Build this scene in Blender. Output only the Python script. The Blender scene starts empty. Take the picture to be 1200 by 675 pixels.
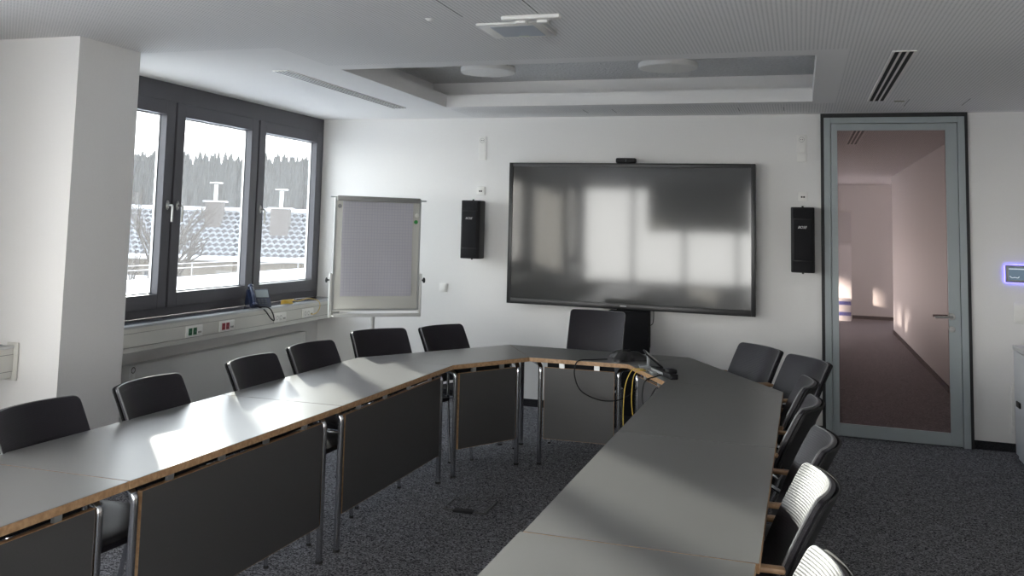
import bpy, bmesh, math, random
from mathutils import Vector, Matrix
PI = math.pi
C = bpy.context.scene.collection
SC = bpy.context.scene
random.seed(7)

# ------------------------------------------------------------------ camera
F, CX, CY = 1121.137, 530.046, 156.44
YAW, PITCH, ROLL = -0.3498, 0.0942, 0.0287
HC = 1.62
fw = Vector((math.sin(YAW)*math.cos(PITCH), math.cos(YAW)*math.cos(PITCH), math.sin(PITCH)))
r0 = Vector((math.cos(YAW), -math.sin(YAW), 0)); u0 = r0.cross(fw)
rt = r0*math.cos(ROLL) + u0*math.sin(ROLL); up = u0*math.cos(ROLL) - r0*math.sin(ROLL)
cd = bpy.data.cameras.new('camera'); cam = bpy.data.objects.new('camera', cd); C.objects.link(cam)
cd.sensor_width = 36; cd.lens = 36*F/1200
cd.shift_x = (600-CX)/1200; cd.shift_y = (CY-337.5)/1200
cd.clip_start = .05; cd.clip_end = 2000
cam.matrix_world = Matrix(((rt.x, up.x, -fw.x, 0), (rt.y, up.y, -fw.y, 0), (rt.z, up.z, -fw.z, HC), (0, 0, 0, 1)))
SC.camera = cam

# ------------------------------------------------------------------ light
SC.view_settings.view_transform = 'Standard'; SC.view_settings.look = 'None'
SC.view_settings.gamma = 1; SC.view_settings.use_curve_mapping = False
SC.view_settings.exposure = 1.12
SKY = 8.5
SUN_E = 13.0
SUN_AZ, SUN_EL = 132.6, 12.0          # where the sun stands, degrees
w = bpy.data.worlds.new('sky'); SC.world = w; w.use_nodes = True
nt = w.node_tree; nt.nodes.clear()
o_ = nt.nodes.new('ShaderNodeOutputWorld'); bg = nt.nodes.new('ShaderNodeBackground')
tc = nt.nodes.new('ShaderNodeTexCoord'); sp = nt.nodes.new('ShaderNodeSeparateXYZ')
cr = nt.nodes.new('ShaderNodeValToRGB')
cr.color_ramp.elements[0].position = 0.0; cr.color_ramp.elements[0].color = (1, .975, .96, 1)
cr.color_ramp.elements[1].position = 0.75; cr.color_ramp.elements[1].color = (.25, .285, .37, 1)
nt.links.new(tc.outputs['Generated'], sp.inputs[0]); nt.links.new(sp.outputs['Z'], cr.inputs[0])
nt.links.new(cr.outputs[0], bg.inputs[0]); bg.inputs[1].default_value = SKY
nt.links.new(bg.outputs[0], o_.inputs[0])
sd = bpy.data.lights.new('sun', 'SUN'); sun = bpy.data.objects.new('sun', sd); C.objects.link(sun)
sd.energy = SUN_E; sd.angle = math.radians(2.0); sd.color = (1, .93, .82)
dv = Vector((math.cos(math.radians(SUN_AZ))*math.cos(math.radians(SUN_EL)), math.sin(math.radians(SUN_AZ))*math.cos(math.radians(SUN_EL)), math.sin(math.radians(SUN_EL))))
sun.rotation_euler = dv.to_track_quat('Z', 'Y').to_euler(); sun.location = (-20, 20, 12)
SC.cycles.use_denoising = True
SC.cycles.max_bounces = 10; SC.cycles.diffuse_bounces = 6; SC.cycles.transparent_max_bounces = 16
SC.cycles.sample_clamp_indirect = 8
SC.cycles.caustics_reflective = False; SC.cycles.caustics_refractive = False

# ------------------------------------------------------------------ materials
def mat(name, col, rough=.5, metal=0, spec=.5, **kw):
    m = bpy.data.materials.new(name); m.use_nodes = True
    b = m.node_tree.nodes['Principled BSDF']
    b.inputs['Base Color'].default_value = (*col, 1); b.inputs['Roughness'].default_value = rough
    b.inputs['Metallic'].default_value = metal; b.inputs['Specular IOR Level'].default_value = spec
    for k, v in kw.items():
        b.inputs[k].default_value = v
    return m
def nodes(m):
    t = m.node_tree; return t, t.nodes, t.links, t.nodes['Principled BSDF']
def N(t, typ, **kw):
    n = t.nodes.new(typ)
    for k, v in kw.items(): setattr(n, k, v)
    return n
def speckle(m, scale, c0, c1, p0=.35, p1=.65, bump=0, detail=2, dist=.002, coord='Object'):
    t, ns, lk, b = nodes(m)
    tc = N(t, 'ShaderNodeTexCoord'); nz = N(t, 'ShaderNodeTexNoise'); nz.inputs['Scale'].default_value = scale
    nz.inputs['Detail'].default_value = detail
    rp = N(t, 'ShaderNodeValToRGB'); rp.color_ramp.elements[0].position = p0; rp.color_ramp.elements[1].position = p1
    rp.color_ramp.elements[0].color = (*c0, 1); rp.color_ramp.elements[1].color = (*c1, 1)
    lk.new(tc.outputs[coord], nz.inputs['Vector']); lk.new(nz.outputs['Fac'], rp.inputs[0]); lk.new(rp.outputs[0], b.inputs['Base Color'])
    if bump:
        bp = N(t, 'ShaderNodeBump'); bp.inputs['Strength'].default_value = bump; bp.inputs['Distance'].default_value = dist
        lk.new(nz.outputs['Fac'], bp.inputs['Height']); lk.new(bp.outputs[0], b.inputs['Normal'])
    return m
def math_(t, op, a, b=None, c=None):
    n = N(t, 'ShaderNodeMath', operation=op)
    for i, v in enumerate((a, b, c)):
        if v is None: continue
        if isinstance(v, (int, float)): n.inputs[i].default_value = v
        else: t.links.new(v, n.inputs[i])
    return n.outputs[0]

WALL = speckle(mat('wall_paint', (.7, .69, .67), .85), 260, (.80, .79, .775), (.83, .82, .805), bump=.25, dist=.001)
CEIL0 = mat('ceiling_paint', (.84, .83, .82), .9)
WHITE = mat('white_plastic', (.84, .83, .80), .4)
OFFWHITE = mat('trunking_enamel', (.64, .63, .585), .4)
SEAM = mat('seam_shadow_gap', (.22, .22, .20), .7)
RADIM = mat('radiator_enamel', (.72, .72, .70), .4)
ALU = mat('aluminium', (.55, .56, .56), .35, .8)
CHROME = mat('chrome', (.50, .51, .53), .16, 1.0)
STEEL = mat('brushed_steel', (.45, .45, .44), .3, 1.0)
FRAME = mat('window_frame_paint', (.075, .073, .085), .42)
SILL = speckle(mat('dark_sill', (.05, .05, .06), .22), 40, (.045, .045, .055), (.06, .06, .07))
DOORM = mat('door_frame_paint', (.34, .38, .39), .45)
DARKTRIM = mat('dark_trim', (.02, .02, .022), .6)
BLACKP = mat('black_plastic', (.007, .007, .008), .5, 0, .3)
BLACKM = mat('black_matt', (.009, .009, .011), .75, 0, .25)
TOPM = speckle(mat('table_laminate', (.12, .12, .115), .40, 0, 1.0, **{'Coat Weight': .8, 'Coat Roughness': .33}), 600, (.125, .125, .118), (.15, .15, .143), bump=.08, dist=.0005)
PANELM = speckle(mat('panel_laminate', (.06, .06, .062), .5), 700, (.065, .064, .064), (.088, .086, .086))
WOOD = speckle(mat('plywood_edge', (.45, .27, .14), .5), 60, (.38, .22, .11), (.52, .33, .18))
ARMW = speckle(mat('beech_armrest', (.42, .25, .13), .4), 40, (.33, .19, .10), (.45, .28, .15))
RUBBER = mat('rubber', (.015, .015, .015), .8)
PAPER = mat('paper', (.70, .70, .74), .8)
BOARD = mat('flipchart_board', (.66, .66, .62), .4)
RED = mat('red_socket', (.33, .015, .03), .4)
GREEN = mat('green_socket', (.01, .14, .05), .4)
GREENP = mat('green_magnet', (.03, .30, .06), .4)
YELLOW = mat('yellow_cable', (.72, .50, .08), .45)
BLUEC = mat('blue_cable', (.04, .07, .2), .45)
PHONEB = mat('phone_shell', (.02, .028, .06), .28)
LCD = mat('grey_lcd', (.22, .25, .26), .3)
SHELLM = mat('chair_shell', (.010, .010, .011), .65, 0, .3)
SNOW = speckle(mat('snow', (.8, .82, .86), .8), 3, (.70, .72, .74), (.82, .83, .84))
LAMPM = mat('lamp_diffuser', (.78, .77, .74), .35)
GRILLB = mat('slot_black', (.006, .006, .006), .9)

# chair fabric: charcoal with fine ribs and a soft sheen
FAB = mat('ribbed_fabric', (.014, .012, .017), .43, 0, .42)
t, ns, lk, b = nodes(FAB)
b.inputs['Sheen Weight'].default_value = .12; b.inputs['Sheen Roughness'].default_value = .4; b.inputs['Sheen Tint'].default_value = (.9, .9, .92, 1)
tc = N(t, 'ShaderNodeTexCoord'); sx = N(t, 'ShaderNodeSeparateXYZ'); lk.new(tc.outputs['Object'], sx.inputs[0])
h = math_(t, 'SINE', math_(t, 'MULTIPLY', sx.outputs['Z'], 2*PI/.008))
bp = N(t, 'ShaderNodeBump'); bp.inputs['Strength'].default_value = .22; bp.inputs['Distance'].default_value = .0008
lk.new(h, bp.inputs['Height']); lk.new(bp.outputs[0], b.inputs['Normal'])

# carpet
CARPET = mat('carpet', (.06, .06, .065), .95, 0, .1)
t, ns, lk, b = nodes(CARPET)
tc = N(t, 'ShaderNodeTexCoord'); vo = N(t, 'ShaderNodeTexVoronoi'); vo.inputs['Scale'].default_value = 150
sxc = N(t, 'ShaderNodeSeparateColor'); rp = N(t, 'ShaderNodeValToRGB')
lk.new(tc.outputs['Object'], vo.inputs['Vector']); lk.new(vo.outputs['Color'], sxc.inputs[0]); lk.new(sxc.outputs[0], rp.inputs[0]); lk.new(rp.outputs[0], b.inputs['Base Color'])
rp.color_ramp.elements[0].position = .15; rp.color_ramp.elements[0].color = (.04, .04, .044, 1); rp.color_ramp.elements[1].position = 1; rp.color_ramp.elements[1].color = (.36, .36, .385, 1)
SKIRT = mat('carpet_skirting', (.02, .02, .022), .95, 0, .1)
speckle(SKIRT, 300, (.012, .012, .014), (.05, .05, .055))

# perforated ceiling
PERF = mat('perforated_ceiling', (.7, .69, .68), .9)
t, ns, lk, b = nodes(PERF)
tc = N(t, 'ShaderNodeTexCoord'); sx = N(t, 'ShaderNodeSeparateXYZ'); lk.new(tc.outputs['Object'], sx.inputs[0])
P_ = .021
fx = math_(t, 'SUBTRACT', math_(t, 'FRACT', math_(t, 'DIVIDE', sx.outputs['X'], P_)), .5)
fy = math_(t, 'SUBTRACT', math_(t, 'FRACT', math_(t, 'DIVIDE', sx.outputs['Y'], P_)), .5)
d2 = math_(t, 'SQRT', math_(t, 'ADD', math_(t, 'MULTIPLY', fx, fx), math_(t, 'MULTIPLY', fy, fy)))
hole = math_(t, 'LESS_THAN', d2, .26)
def band(v, lo, hi): return math_(t, 'MULTIPLY', math_(t, 'GREATER_THAN', v, lo), math_(t, 'LESS_THAN', v, hi))
X_, Y_ = sx.outputs['X'], sx.outputs['Y']
rim = math_(t, 'MULTIPLY', band(X_, -3.05, .26), band(Y_, 5.55, 7.86))          # plain rim round the coffer
sl = math_(t, 'MULTIPLY', math_(t, 'LESS_THAN', X_, -2.9), math_(t, 'GREATER_THAN', Y_, 4.9))
plain = math_(t, 'MAXIMUM', math_(t, 'MAXIMUM', rim, sl), math_(t, 'GREATER_THAN', Y_, 8.45))
msk = math_(t, 'MULTIPLY', hole, math_(t, 'SUBTRACT', 1, plain))
mx = N(t, 'ShaderNodeMix', data_type='RGBA'); lk.new(msk, mx.inputs[0])
mx.inputs[6].default_value = (.86, .85, .845, 1); mx.inputs[7].default_value = (.58, .58, .58, 1); lk.new(mx.outputs[2], b.inputs['Base Color'])
# rough plaster in the coffer
PLAST = speckle(mat('coffer_plaster', (.6, .6, .6), .95), 45, (.70, .70, .70), (.80, .80, .80), bump=1, detail=4, dist=.02)

def mixglass(name, parts):
    m = bpy.data.materials.new(name); m.use_nodes = True; t = m.node_tree; t.nodes.clear()
    out = t.nodes.new('ShaderNodeOutputMaterial'); cur = None
    for typ, col, rough, fac in parts:
        n = t.nodes.new(typ); n.inputs['Color'].default_value = (*col, 1)
        if 'Roughness' in n.inputs and rough is not None: n.inputs['Roughness'].default_value = rough
        if cur is None: cur = n.outputs[0]
        else:
            mxs = t.nodes.new('ShaderNodeMixShader'); mxs.inputs[0].default_value = fac
            t.links.new(cur, mxs.inputs[1]); t.links.new(n.outputs[0], mxs.inputs[2]); cur = mxs.outputs[0]
    t.links.new(cur, out.inputs[0]); return m
# clean pane; pane with light-scattering winter dirt and a tint added to dim daylight
CGLASS = mixglass('clear_glass', [('ShaderNodeBsdfTransparent', (.95, .96, .95), None, 0), ('ShaderNodeBsdfGlossy', (1, 1, 1), .02, .04)])
GLASS = mixglass('misted_dimming_glass', [('ShaderNodeBsdfTransparent', (.62, .645, .65), None, 0), ('ShaderNodeBsdfTranslucent', (.9, .9, .9), None, .022), ('ShaderNodeBsdfGlossy', (1, 1, 1), .02, .05)])
DGLASS = mixglass('red_lacquered_glass', [('ShaderNodeBsdfDiffuse', (.19, .125, .115), None, 0), ('ShaderNodeBsdfGlossy', (.76, .62, .61), .012, .5)])
SCREEN = mat('screen_glass', (.018, .02, .02), .3, 0, .15); 
nodes(SCREEN)[3].inputs['Coat Weight'].default_value = 1; nodes(SCREEN)[3].inputs['Coat Roughness'].default_value = .07; nodes(SCREEN)[3].inputs['Coat IOR'].default_value = 1.5

# grid paper
GRID = mat('grid_paper', (.6, .6, .64), .85)
t, ns, lk, b = nodes(GRID)
tc = N(t, 'ShaderNodeTexCoord'); sx = N(t, 'ShaderNodeSeparateXYZ'); lk.new(tc.outputs['Object'], sx.inputs[0])
gx = math_(t, 'LESS_THAN', math_(t, 'FRACT', math_(t, 'DIVIDE', sx.outputs['X'], .025)), .14)
gz = math_(t, 'LESS_THAN', math_(t, 'FRACT', math_(t, 'DIVIDE', sx.outputs['Z'], .025)), .14)
g = math_(t, 'MAXIMUM', gx, gz)
mx = N(t, 'ShaderNodeMix', data_type='RGBA'); lk.new(g, mx.inputs[0]); mx.inputs[6].default_value = (.82, .81, .86, 1); mx.inputs[7].default_value = (.72, .71, .79, 1)
lk.new(mx.outputs[2], b.inputs['Base Color'])

# snow-dusted clay tiles: each tile dark with a crescent of snow at its lower lip
TILE = mat('snowy_roof_tiles', (.2, .2, .2), .8)
t, ns, lk, b = nodes(TILE)
tc = N(t, 'ShaderNodeTexCoord'); sx = N(t, 'ShaderNodeSeparateXYZ'); lk.new(tc.outputs['Object'], sx.inputs[0])
tv = math_(t, 'DIVIDE', sx.outputs['Y'], .34); row = math_(t, 'FLOOR', tv); fv = math_(t, 'FRACT', tv)
tu = math_(t, 'ADD', math_(t, 'DIVIDE', sx.outputs['X'], .32), math_(t, 'MULTIPLY', row, .5)); fu = math_(t, 'FRACT', tu)
arc = math_(t, 'MULTIPLY', math_(t, 'SINE', math_(t, 'MULTIPLY', fu, PI)), .45)
dd = math_(t, 'SUBTRACT', fv, math_(t, 'SUBTRACT', .5, arc))
sn = math_(t, 'MULTIPLY', math_(t, 'GREATER_THAN', dd, 0), math_(t, 'LESS_THAN', dd, .48))
mx = N(t, 'ShaderNodeMix', data_type='RGBA'); lk.new(sn, mx.inputs[0]); mx.inputs[6].default_value = (.006, .006, .008, 1); mx.inputs[7].default_value = (.20, .21, .22, 1)
lk.new(mx.outputs[2], b.inputs['Base Color'])

# ------------------------------------------------------------------ mesh helpers
def box(bm, lo, hi, bev=0, M=None):
    vs = [bm.verts.new((x, y, z)) for x in (lo[0], hi[0]) for y in (lo[1], hi[1]) for z in (lo[2], hi[2])]
    fs = [bm.faces.new([vs[i] for i in f]) for f in ((0, 1, 3, 2), (4, 6, 7, 5), (0, 4, 5, 1), (2, 3, 7, 6), (0, 2, 6, 4), (1, 5, 7, 3))]
    if M is not None: bmesh.ops.transform(bm, matrix=M, verts=vs)
    if bev:
        es = list({e for f in fs for e in f.edges})
        bmesh.ops.bevel(bm, geom=es, offset=bev, segments=2, affect='EDGES', profile=.5)
def prism(bm, pts, z0, z1, bev=0):
    a = [bm.verts.new((p[0], p[1], z0)) for p in pts]; c = [bm.verts.new((p[0], p[1], z1)) for p in pts]
    n = len(pts); fs = [bm.faces.new(a[::-1]), bm.faces.new(c)]
    for i in range(n): fs.append(bm.faces.new((a[i], a[(i+1) % n], c[(i+1) % n], c[i])))
    if bev: bmesh.ops.bevel(bm, geom=list({e for f in fs for e in f.edges}), offset=bev, segments=2, affect='EDGES')
def tube(bm, pts, r, seg=10, closed=False, caps=True):
    pts = [Vector(p) for p in pts]; n = len(pts); rings = []
    ref = None
    for i, p in enumerate(pts):
        if closed: d = pts[(i+1) % n]-pts[i-1]
        else: d = pts[min(i+1, n-1)]-pts[max(i-1, 0)]
        d.normalize()
        if ref is None: ref = Vector((0, 0, 1)) if abs(d.z) < .9 else Vector((1, 0, 0))
        a = d.cross(ref)
        if a.length < 1e-4: a = d.orthogonal()
        a.normalize(); bb = d.cross(a); ref = bb.cross(d) * -1 if False else ref - d*ref.dot(d)
        if ref.length < 1e-3: ref = d.orthogonal()
        ref.normalize()
        rr = r[i] if isinstance(r, (list, tuple)) else r
        rings.append([bm.verts.new(p+(a*math.cos(k*2*PI/seg)+bb*math.sin(k*2*PI/seg))*rr) for k in range(seg)])
    m = n if closed else n-1
    for i in range(m):
        A, B = rings[i], rings[(i+1) % n]
        for k in range(seg): bm.faces.new((A[k], A[(k+1) % seg], B[(k+1) % seg], B[k]))
    if caps and not closed:
        bm.faces.new(rings[0][::-1]); bm.faces.new(rings[-1])
def arcpts(pts, r, n=6):
    """polyline with rounded corners"""
    pts = [Vector(p) for p in pts]; out = [pts[0]]
    for i in range(1, len(pts)-1):
        a, b, c = pts[i-1], pts[i], pts[i+1]
        d1 = (a-b); d2 = (c-b); q = min(r, d1.length*.49, d2.length*.49); p1 = b+d1.normalized()*q; p2 = b+d2.normalized()*q
        for k in range(n+1):
            s = k/n; out.append(p1*(1-s)**2+b*2*s*(1-s)+p2*s*s)
    out.append(pts[-1]); return out
def spline(pts, n=8):
    pts = [Vector(p) for p in pts]; out = []
    P = [pts[0]*2-pts[1]]+pts+[pts[-1]*2-pts[-2]]
    for i in range(1, len(P)-2):
        for k in range(n):
            s = k/n; a, b, c, d = P[i-1:i+3]
            out.append(.5*((2*b)+(c-a)*s+(2*a-5*b+4*c-d)*s*s+(3*b-a-3*c+d)*s**3))
    out.append(pts[-1]); return out
def lathe(bm, prof, seg=24, M=None):
    rings = []; allv = []
    for r, z in prof:
        if r < 1e-5: ring = [bm.verts.new((0, 0, z))]
        else: ring = [bm.verts.new((r*math.cos(k*2*PI/seg), r*math.sin(k*2*PI/seg), z)) for k in range(seg)]
        rings.append(ring); allv += ring
    for A, B in zip(rings, rings[1:]):
        for k in range(seg):
            k2 = (k+1) % seg
            if len(A) == 1 and len(B) == 1: continue
            if len(A) == 1: bm.faces.new((A[0], B[k2], B[k]))
            elif len(B) == 1: bm.faces.new((A[k], A[k2], B[0]))
            else: bm.faces.new((A[k], A[k2], B[k2], B[k]))
    if M is not None: bmesh.ops.transform(bm, matrix=M, verts=allv)
def obj(name, bm, m, parent=None, smooth=False, loc=None):
    bmesh.ops.recalc_face_normals(bm, faces=bm.faces)
    me = bpy.data.meshes.new(name); bm.to_mesh(me); bm.free()
    ms = m if isinstance(m, list) else [m]
    for q in ms: me.materials.append(q)
    if smooth:
        for p in me.polygons: p.use_smooth = True
        try: me.set_sharp_from_angle(angle=math.radians(40))
        except Exception: pass
    o = bpy.data.objects.new(name, me); C.objects.link(o)
    if parent: o.parent = parent
    if loc: o.location = loc
    return o
def nb(): return bmesh.new()
def qb(name, lo, hi, m, parent=None, bev=0, M=None):
    b = nb(); box(b, lo, hi, bev, M); return obj(name, b, m, parent, smooth=bev > 0)
def tag(o, label=None, cat=None, group=None, kind=None):
    for k, v in (('label', label), ('category', cat), ('group', group), ('kind', kind)):
        if v: o[k] = v
    return o
def thing(name, label, cat, loc=(0, 0, 0), rz=0, group=None):
    o = bpy.data.objects.new(name, None); C.objects.link(o); o.location = loc; o.rotation_euler = (0, 0, rz); o.empty_display_size = .1
    return tag(o, label, cat, group)
def struct(o): o['kind'] = 'structure'; return o
def sempty(name, loc=(0, 0, 0), rz=0):
    o = bpy.data.objects.new(name, None); C.objects.link(o); o.location = loc; o.rotation_euler = (0, 0, rz); return struct(o)
def copy_tree(o, parent=None):
    c = o.copy(); C.objects.link(c)
    if parent: c.parent = parent
    for ch in list(o.children): copy_tree(ch, c)
    return c
def T(x, y, z): return Matrix.Translation((x, y, z))
def text(name, s, size, m, parent, M, extr=.0006, shear=0):
    cu = bpy.data.curves.new(name, 'FONT'); cu.body = s; cu.size = size; cu.extrude = extr; cu.align_x = 'CENTER'; cu.align_y = 'CENTER'; cu.shear = shear
    o = bpy.data.objects.new(name, cu); cu.materials.append(m); C.objects.link(o)
    dg = bpy.context.evaluated_depsgraph_get(); me = bpy.data.meshes.new_from_object(o.evaluated_get(dg)); me.name = name; me.transform(M)
    bpy.data.objects.remove(o); o = bpy.data.objects.new(name, me); C.objects.link(o); o.parent = parent
    if not me.materials: me.materials.append(m)
    return o
FACE_Y = Matrix.Rotation(PI/2, 4, 'X')     # text facing -y

# ------------------------------------------------------------------ room shell
H = 2.628; YF = 8.57; XL = -4.505; XO = -4.90; XR = 1.47; YB = -3.5; XR2 = 2.05
b = nb(); box(b, (XO, YB-.2, -.15), (XR2+.2, YF+.2, 0)); box(b, (XR2+.2, YB-.2, -.15), (4.7, -.6, 0)); struct(obj('floor', b, CARPET))
# ceiling: slab with a coffer opening x -2.885..0.098, y 5.70..7.735
cx0, cx1, cy0, cy1 = -2.885, .098, 5.70, 7.735
z1, z2, sb = 2.725, 2.87, .21
b = nb()
box(b, (XO, YB-.2, H), (XR2+.2, cy0, z1)); box(b, (XO, cy1, H), (XR2+.2, YF+.2, z1))
box(b, (XO, cy0, H), (cx0, cy1, z1)); box(b, (cx1, cy0, H), (XR2+.2, cy1, z1))
box(b, (XR2+.2, YB-.2, H), (4.7, -.6, z1)); struct(obj('ceiling', b, PERF))
b = nb()   # coffer fascia (plain white upstand standing proud of the cut edge)
e = .004
for lo, hi in (((cx0, cy0, H-.001), (cx1, cy0+e, z1+.01)), ((cx0, cy1-e, H-.001), (cx1, cy1, z1+.01)), ((cx0, cy0+e, H-.001), (cx0+e, cy1-e, z1+.01)), ((cx1-e, cy0+e, H-.001), (cx1, cy1-e, z1+.01))): box(b, lo, hi)
struct(obj('trim_1', b, CEIL0))
b = nb()   # coffer upper walls
X0, X1, Y0, Y1 = cx0-sb, cx1+sb, cy0-sb, cy1+sb
for lo, hi in (((X0-.05, Y0-.05, z1), (X1+.05, Y0, z2)), ((X0-.05, Y1, z1), (X1+.05, Y1+.05, z2)), ((X0-.05, Y0, z1), (X0, Y1, z2)), ((X1, Y0, z1), (X1+.05, Y1, z2))): box(b, lo, hi)
struct(obj('ceiling', b, CEIL0))
b = nb(); box(b, (XO, YB-.2, z2), (XR2+.2, YF+.2, z2+.1)); struct(obj('ceiling', b, PLAST))

struct(qb('wall_far', (-4.66, YF, 0), (XR2+.2, YF+.2, z2), WALL))
b = nb(); box(b, (XR, -.8, 0), (XR2+.2, 5.6, z2)); box(b, (XR2, 5.6, 0), (XR2+.2, YF, z2)); box(b, (4.5, YB, 0), (4.7, -.8, z2)); box(b, (XR2+.2, -.8, 0), (4.7, -.6, z2))
struct(obj('wall_right', b, WALL))
struct(qb('wall_back', (XO, YB-.2, 0), (-4.42, YB, z2), WALL))
b = nb(); box(b, (-4.42, YB-.2, 0), (-.1, YB, .45)); box(b, (-4.42, YB-.2, 2.55), (-.1, YB, z2)); box(b, (-.1, YB-.2, 0), (1.6, YB, z2))
box(b, (1.6, YB-.2, 0), (2.1, YB, z2)); box(b, (2.1, YB-.2, 0), (4.7, YB, .45)); box(b, (2.1, YB-.2, 2.55), (4.7, YB, z2)); box(b, (4.4, YB-.2, .45), (4.7, YB, 2.55))
struct(obj('wall_back', b, WALL))
# left wall: parapets, pillars
PIL = ((4.335, 4.87), (.095, .63))
struct(qb('wall_left', (XO, YB-.2, 0), (XL+.02, YF, .86), WALL))
for y0, y1 in PIL:
    b = nb(); box(b, (XO, y0, 0), (-3.86, y1, z2)); struct(obj('wall_pillar', b, WALL))
struct(qb('baseboard_far', (XL, YF-.012, 0), (.165, YF, .065), SKIRT))
struct(qb('baseboard_far', (1.262, YF-.012, 0), (XR2, YF, .065), SKIRT))
struct(qb('baseboard_right', (XR-.012, -.8, 0), (XR, 5.6, .065), SKIRT))
struct(qb('baseboard_back', (XL, YB, 0), (XR2, YB+.012, .065), SKIRT))

# ------------------------------------------------------------------ windows
wn = [0]
def window(y0, y1, handle_side, x=XL, zb=.87, zt=H, hz=1.70, gm=GLASS):
    wn[0] += 1
    r = sempty('window_%d' % wn[0])
    # outer frame
    b = nb(); x0, x1 = x-.09, x
    box(b, (x0, y0, zb), (x1, y0+.035, zt)); box(b, (x0, y1-.035, zb), (x1, y1, zt))
    box(b, (x0, y0+.035, zt-.15), (x1, y1-.035, zt)); box(b, (x0, y0+.035, zb), (x1, y1-.035, zb+.075))
    obj('window_frame', b, FRAME, r)
    # sash
    s0, s1, sb_, st = y0+.012, y1-.012, zb+.065, zt-.14; wd = .105
    b = nb(); xa, xb = x-.06, x+.022
    box(b, (xa, s0, sb_), (xb, s0+wd, st), .004); box(b, (xa, s1-wd, sb_), (xb, s1, st), .004)
    box(b, (xa, s0+wd, st-wd), (xb, s1-wd, st), .004); box(b, (xa, s0+wd, sb_), (xb, s1-wd, sb_+wd), .004)
    sash = obj('sash', b, FRAME, r)
    b = nb(); g0, g1, ga, gb = s0+wd, s1-wd, sb_+wd, st-wd   # aluminium spacer strip round the pane
    for lo, hi in (((x-.058, g0, ga), (x-.040, g0+.008, gb)), ((x-.058, g1-.008, ga), (x-.040, g1, gb)), ((x-.058, g0, ga), (x-.040, g1, ga+.008)), ((x-.058, g0, gb-.008), (x-.040, g1, gb))): box(b, lo, hi)
    obj('spacer', b, ALU, sash)
    qb('pane', (x-.052, g0, ga), (x-.046, g1, gb), gm, sash)
    # handle
    hy = s0+.05 if handle_side < 0 else s1-.05
    b = nb(); lathe(b, [(0, .012), (.016, .012), (.019, .009), (.019, 0), (0, 0)], 16, T(x+.022, hy, hz) @ Matrix.Diagonal((1, .8, 1.9, 1)) @ Matrix.Rotation(PI/2, 4, 'Y'))
    tube(b, arcpts([(x+.03, hy, hz), (x+.075, hy, hz), (x+.075, hy-.004, hz-.125)], .02), .0095, 10)
    obj('window_handle', b, STEEL, r, True)
    return r
ys = [4.93, 6.125, 7.325, 8.52]
window(ys[0], ys[1], 1); window(ys[1], ys[2], -1); window(ys[2], ys[3], -1)
for k in range(2): window(.66+k*1.22, .66+(k+1)*1.22, (1, -1)[k], gm=CGLASS)
for k in range(3): window(-3.5+k*1.195, -3.5+(k+1)*1.195, (1, -1, -1)[k], gm=CGLASS)
b = nb(); box(b, (XL-.09, 4.87, .87), (XL, 4.93, H)); box(b, (XL-.09, 8.52, .87), (XL, YF, H)); struct(obj('trim_2', b, FRAME))
b = nb(); box(b, (XL-.09, .63, .87), (XL, .66, H)); box(b, (XL-.09, 3.10, .87), (XL, 4.335, H)); struct(obj('trim_3', b, FRAME))  # edge trim plus an unseen solid panel added to dim the pillar face
# rear glazing, enlarged for light; the right bay is added to brighten the room
for wi, (xa, xb) in enumerate(((-4.42, -.1), (2.1, 4.4))):
    rb = sempty('window_%d' % (10+wi)); b = nb(); n_ = 4 if wi == 0 else 3
    for k in range(n_+1):
        x0 = xa+(xb-xa-.07)*k/n_; box(b, (x0, YB-.12, .45), (x0+.07, YB-.02, 2.55))
    box(b, (xa, YB-.12, .45), (xb, YB-.02, .53)); box(b, (xa, YB-.12, 2.47), (xb, YB-.02, 2.55))
    obj('window_frame', b, FRAME, rb); qb('pane', (xa+.07, YB-.08, .53), (xb-.07, YB-.074, 2.47), CGLASS, rb)
# light portals at the glazing (guide daylight sampling, emit nothing)
def portal(cx, cy, cz, sy, sz, rot):
    ld = bpy.data.lights.new('portal', 'AREA'); ld.shape = 'RECTANGLE'; ld.size = sy; ld.size_y = sz; ld.cycles.is_portal = True
    o = bpy.data.objects.new('portal', ld); C.objects.link(o); o.location = (cx, cy, cz); o.rotation_euler = rot
for y0, y1 in ((4.93, 8.52), (.66, 3.10), (-3.5, .085)):
    portal(XL-.12, (y0+y1)/2, 1.72, 1.6, y1-y0, (0, -PI/2, 0))
portal(-2.26, YB-.15, 1.5, 4.2, 2.0, (PI/2, 0, 0)); portal(3.25, YB-.15, 1.5, 2.3, 2.0, (PI/2, 0, 0))

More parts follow.
